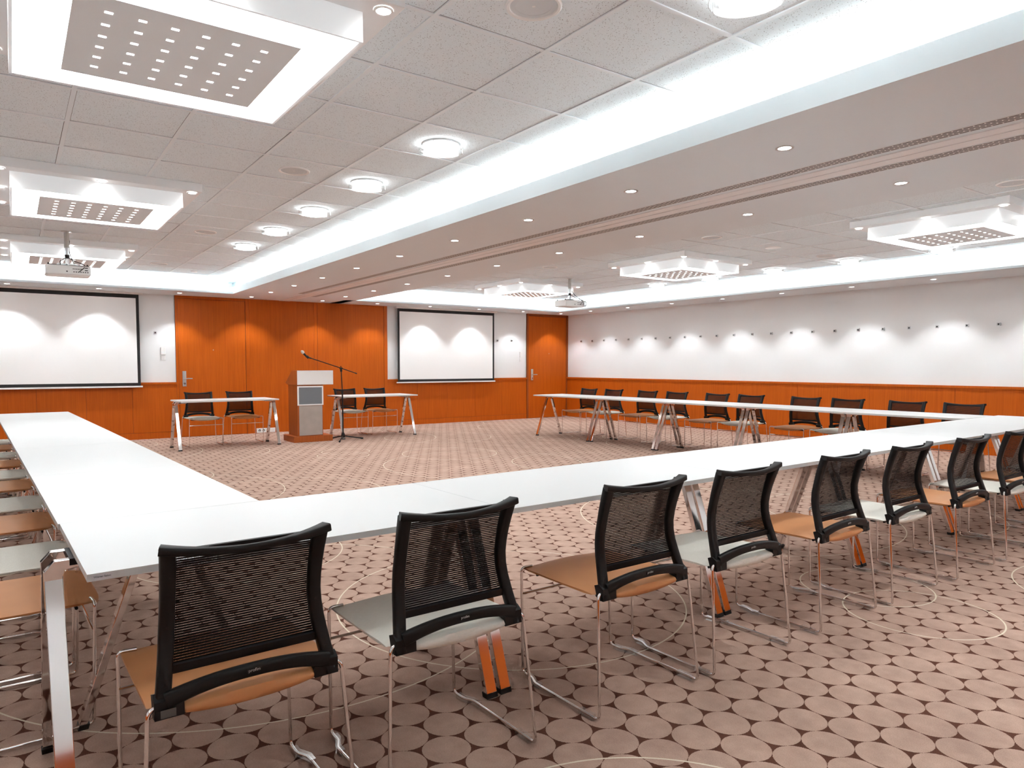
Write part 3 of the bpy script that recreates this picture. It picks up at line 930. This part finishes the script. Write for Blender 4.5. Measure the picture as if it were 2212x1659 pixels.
# recessed downlights
def make_down(P, ang):
    root = empty('downlight')
    g = MB(); g.lathe([(.050, 0), (.050, -.003), (.044, -.005), (.036, -.003), (.034, .0)], 0, 0, 28, cap0=False, cap1=False)
    g.build('trim_ring', 'satin_metal', root, smooth=True)
    MB().lathe([(.036, -.0015), (.001, -.0015)], 0, 0, 28, cap0=False, cap1=False).build('lens', 'spot_glow', root)
    spot(root, (0, 0, -.010), P, ang, .5, .03)
    return root
pw = make_down(17, 98)       # wall washers in the soffits
pb = make_down(12, 112)      # under the beam
used_d = {'w': False, 'b': False}
def put_down(kind, x, y, label, group):
    p = pw if kind == 'w' else pb
    o = copy_tree(p) if used_d[kind] else p
    used_d[kind] = True
    o.location = (x, y, ZC); tag(o, label, 'downlight', group)
for k in range(-2, 9):
    y = 2.365+1.188*k
    if k == 8: y = 11.86
    if k == 7: y = 10.68
    vis = k+1
    where = f'{ORD[vis-1]} from the camera' if k >= 0 else ('just behind the camera' if k == -1 else 'well behind the camera')
    put_down('b', 3.600, y, f'recessed downlight on the left side of the beam, {where}', 'downlights left of the slots under the beam')
    put_down('b', 4.925, y, f'recessed downlight on the right side of the beam, {where}', 'downlights right of the slots under the beam')
for i, x in enumerate([-1.21, -.02, 1.177, 2.372, 3.563, 4.88, 6.01, 7.206, 8.43, 9.63, 10.75]):
    put_down('w', x, 12.865, f'recessed downlight along the front wall, {ORD[i-1]} from the left edge' if i else 'recessed downlight along the front wall, outside the left edge', 'downlights along the front wall')
for i, y in enumerate([11.88, 10.72, 9.51, 8.30, 7.09, 5.88, 4.70, 3.5, 2.3, 1.1, -.1]):
    put_down('w', 10.80, y, f'recessed downlight along the right wall, {ORD[i]} from the corner door', 'downlights along the right wall')

for i, y in enumerate([2.37, 4.75, 7.1, 9.5, 11.9, 0.0]):  # unseen lamps added opposite the right wall row to brighten the near end
    put_down('w', -2.38, y, f'unseen fill downlight added along the left wall, {ORD[i]}', 'added fill downlights along the left wall')
for i, x in enumerate([-1.2, 0.6, 2.4, 4.3, 6.2, 8.0, 9.8]):  # unseen lamps added behind the camera to lift the near tables and carpet
    put_down('w', x, -.84, f'unseen fill downlight added along the back wall behind the camera, {ORD[i]}', 'added fill downlights along the back wall')

# slotted air strips and the partition track under the beam
for x, y1, nm in ((4.093, 11.82, 'left'), (4.468, 12.22, 'right')):
    o = empty('air_strip', (x, 0, ZC))
    g = MB().box(-.047, YB+.05, -.002, .047, y1, .001); g.build('slotted_plate', 'slotted_plate', o)
    tag(o, f'long slotted air grille under the beam, {nm} of the partition track', 'air vent', 'slotted air grilles')
o = empty('partition_track', (4.29, 0, ZC))
g = MB(); g.box(-.100, YB+.02, -.006, -.0055, YF-.04, .001); g.build('track_rail', 'fixture_white', o, bevel=.002)
g = MB(); g.box(.0055, YB+.02, -.006, .100, YF-.04, .001); g.build('track_rail', 'fixture_white', o, bevel=.002)
MB().box(-.0055, YB+.02, -.0015, .0055, YF-.04, .001).build('slot', 'slot_dark', o)
tag(o, 'long white partition track with a dark slit along the middle of the beam', 'track')

# ------------------------------------------------------------------ projectors
def make_projector(bulky):
    root = empty('ceiling_projector')
    MB().lathe([(.055, 0), (.055, -.006), (.03, -.010)], 0, 0, 20, cap0=False).build('ceiling_plate', 'satin_metal', root, smooth=True)
    MB().tube([(0, 0, -.004), (0, 0, -.18)], .026, 14).build('pole', 'brushed_metal', root, smooth=True)
    MB().tube([(0, 0, -.17), (0, 0, -.30)], .021, 14).build('inner_pole', 'satin_metal', root, smooth=True)
    MB().tube([(0, 0, -.258), (0, 0, -.30)], .0235, 12).build('cable_grip', 'black_rubber', root, smooth=True)
    g = MB(); g.box(-.018, -.018, -.36, .018, .018, -.29); g.box(-.10, -.012, -.372, .10, .012, -.355); g.box(-.012, -.09, -.372, .012, .09, -.355)
    for x, y in ((-.09, 0), (.09, 0), (0, .085), (0, -.085)): g.tube([(x, y, -.36), (x, y, -.392)], .006, 6)
    g.build('mount', 'satin_metal', root)
    z1, z0 = -.392, -.495
    g = MB(); g.prism([(-.205, -.155), (.205, -.155), (.215, -.14), (.215, .14), (.19, .155), (-.19, .155), (-.215, .14), (-.215, -.14)], 'z', z0+.008, z1)
    g.prism([(-.195, -.145), (.195, -.145), (.205, -.13), (.205, .13), (.18, .145), (-.18, .145), (-.205, .13), (-.205, -.13)], 'z', z0, z0+.008)
    body = g.build('body', 'white_plastic', root, bevel=.006)
    g = MB(); g.box(-.198, -.138, z1, .198, .138, z1+.007); g.box(-.06, -.05, z1+.006, .05, .05, z1+.018)
    for x, y in ((-.185, .1), (.185, .1), (-.185, -.1), (.185, -.1)): g.tube([(x, y, z1), (x, y, z1+.026)], [.012, .006], 8)
    g.build('top_cover', 'dark_grey', root)
    g = MB(); y = -.1555
    for i in range(7): g.box(.045+.022*i, y-.001, z1-.072, .058+.022*i, y+.001, z1-.062)
    for i in range(6): g.box(.04+.016*i, y-.001, z1-.040, .050+.016*i, y+.001, z1-.030)
    g.box(.155, y-.001, z1-.024, .185, y+.001, z1-.014); g.box(.155, y-.001, z1-.050, .185, y+.001, z1-.040)
    g.tube([(-.015, y+.001, z1-.065), (-.015, y-.001, z1-.065)], .008, 10)
    g.build('ports', 'dark_grey', body)
    MB().tube([(-.1, .154, -.44), (-.1, .17, -.44)], .036, 20).build('lens', 'dark_grey', body, smooth=True)
    g = MB()
    g.tube(fillet([(.0, -.026, -.29), (-.03, -.06, -.31), (-.075, -.09, -.34), (-.07, -.10, -.392)], .03), .0042, 6)
    g.tube(fillet([(.015, -.02, -.29), (.06, -.07, -.33), (.16, -.12, -.372), (.15, -.16, -.41), (.095, -.165, -.462)], .03), .0042, 6)
    g.tube(fillet([(0, .026, -.02), (.03, .03, -.10), (.02, .028, -.16), (.03, .03, -.25), (.07, .04, -.36)], .04), .004, 6)
    if bulky:
        for k in range(3):
            r_ = .035+.004*k; pts = []
            for i in range(25):
                a = 2*PI*i/12; pts.append((.20+r_*math.cos(a)*.6, -.168-.003*k, -.44+r_*math.sin(a)))
            g.tube(pts, .0035, 6)
        g.tube(fillet([(.03, -.02, -.22), (.07, -.06, -.30), (.16, -.10, -.36), (.22, -.165, -.41)], .03), .005, 6)
    g.build('cable', 'black_rubber', root, smooth=True)
    return root
o = make_projector(False); o.location = (.547, 9.25, ZT); tag(o, 'white ceiling projector on a pole with ports facing the camera, above the left screen', 'projector', 'ceiling projectors')
o = make_projector(True); o.location = (7.923, 9.25, ZT); tag(o, 'white ceiling projector on a pole with a coil of black cable, in the right tray', 'projector', 'ceiling projectors')

# dummy cards on the nearest chair back and leg
o = MB().box(-.221, -.2142, .432, -.186, -.2134, .452).build('tape_patch', 'tape', bpy.data.objects['conference_chair'])

# ------------------------------------------------------------------ world, camera, view
w = bpy.data.worlds.new('world'); bpy.context.scene.world = w; w.use_nodes = True
w.node_tree.nodes['Background'].inputs[0].default_value = (.9, .92, 1, 1); w.node_tree.nodes['Background'].inputs[1].default_value = .0
F_PX, YAW, PITCH = 1510.393, R(34.80266), R(-3.10182)
cam = bpy.data.cameras.new('camera'); co = bpy.data.objects.new('camera', cam); C.objects.link(co)
cam.sensor_fit = 'HORIZONTAL'; cam.sensor_width = 36; cam.lens = F_PX/2212*36
cam.shift_x = 29.2606/2212; cam.shift_y = 40.4703/2212
cam.clip_start = .05
Fv = Vector((math.sin(YAW)*math.cos(PITCH), math.cos(YAW)*math.cos(PITCH), math.sin(PITCH)))
Rv = Vector((math.cos(YAW), -math.sin(YAW), 0)); Uv = Rv.cross(Fv)
co.matrix_world = Matrix(((Rv.x, Uv.x, -Fv.x, 0), (Rv.y, Uv.y, -Fv.y, 0), (Rv.z, Uv.z, -Fv.z, 1.28), (0, 0, 0, 1)))
sc = bpy.context.scene
sc.camera = co
sc.view_settings.view_transform = 'Standard'; sc.view_settings.look = 'None'
sc.view_settings.exposure = 1.92; sc.view_settings.gamma = 1; sc.view_settings.use_curve_mapping = False
cy = sc.cycles
cy.use_denoising = True
cy.max_bounces = 8; cy.diffuse_bounces = 6; cy.glossy_bounces = 4; cy.transmission_bounces = 2; cy.transparent_max_bounces = 10
cy.use_adaptive_sampling = True; cy.adaptive_threshold = .05; cy.adaptive_min_samples = 16
cy.sample_clamp_indirect = 20; cy.caustics_reflective = False; cy.caustics_refractive = False
cy.use_light_tree = False
for k in ('spot_glow', 'dot_glow', 'lit_acrylic'): M[k].cycles.emission_sampling = 'NONE'
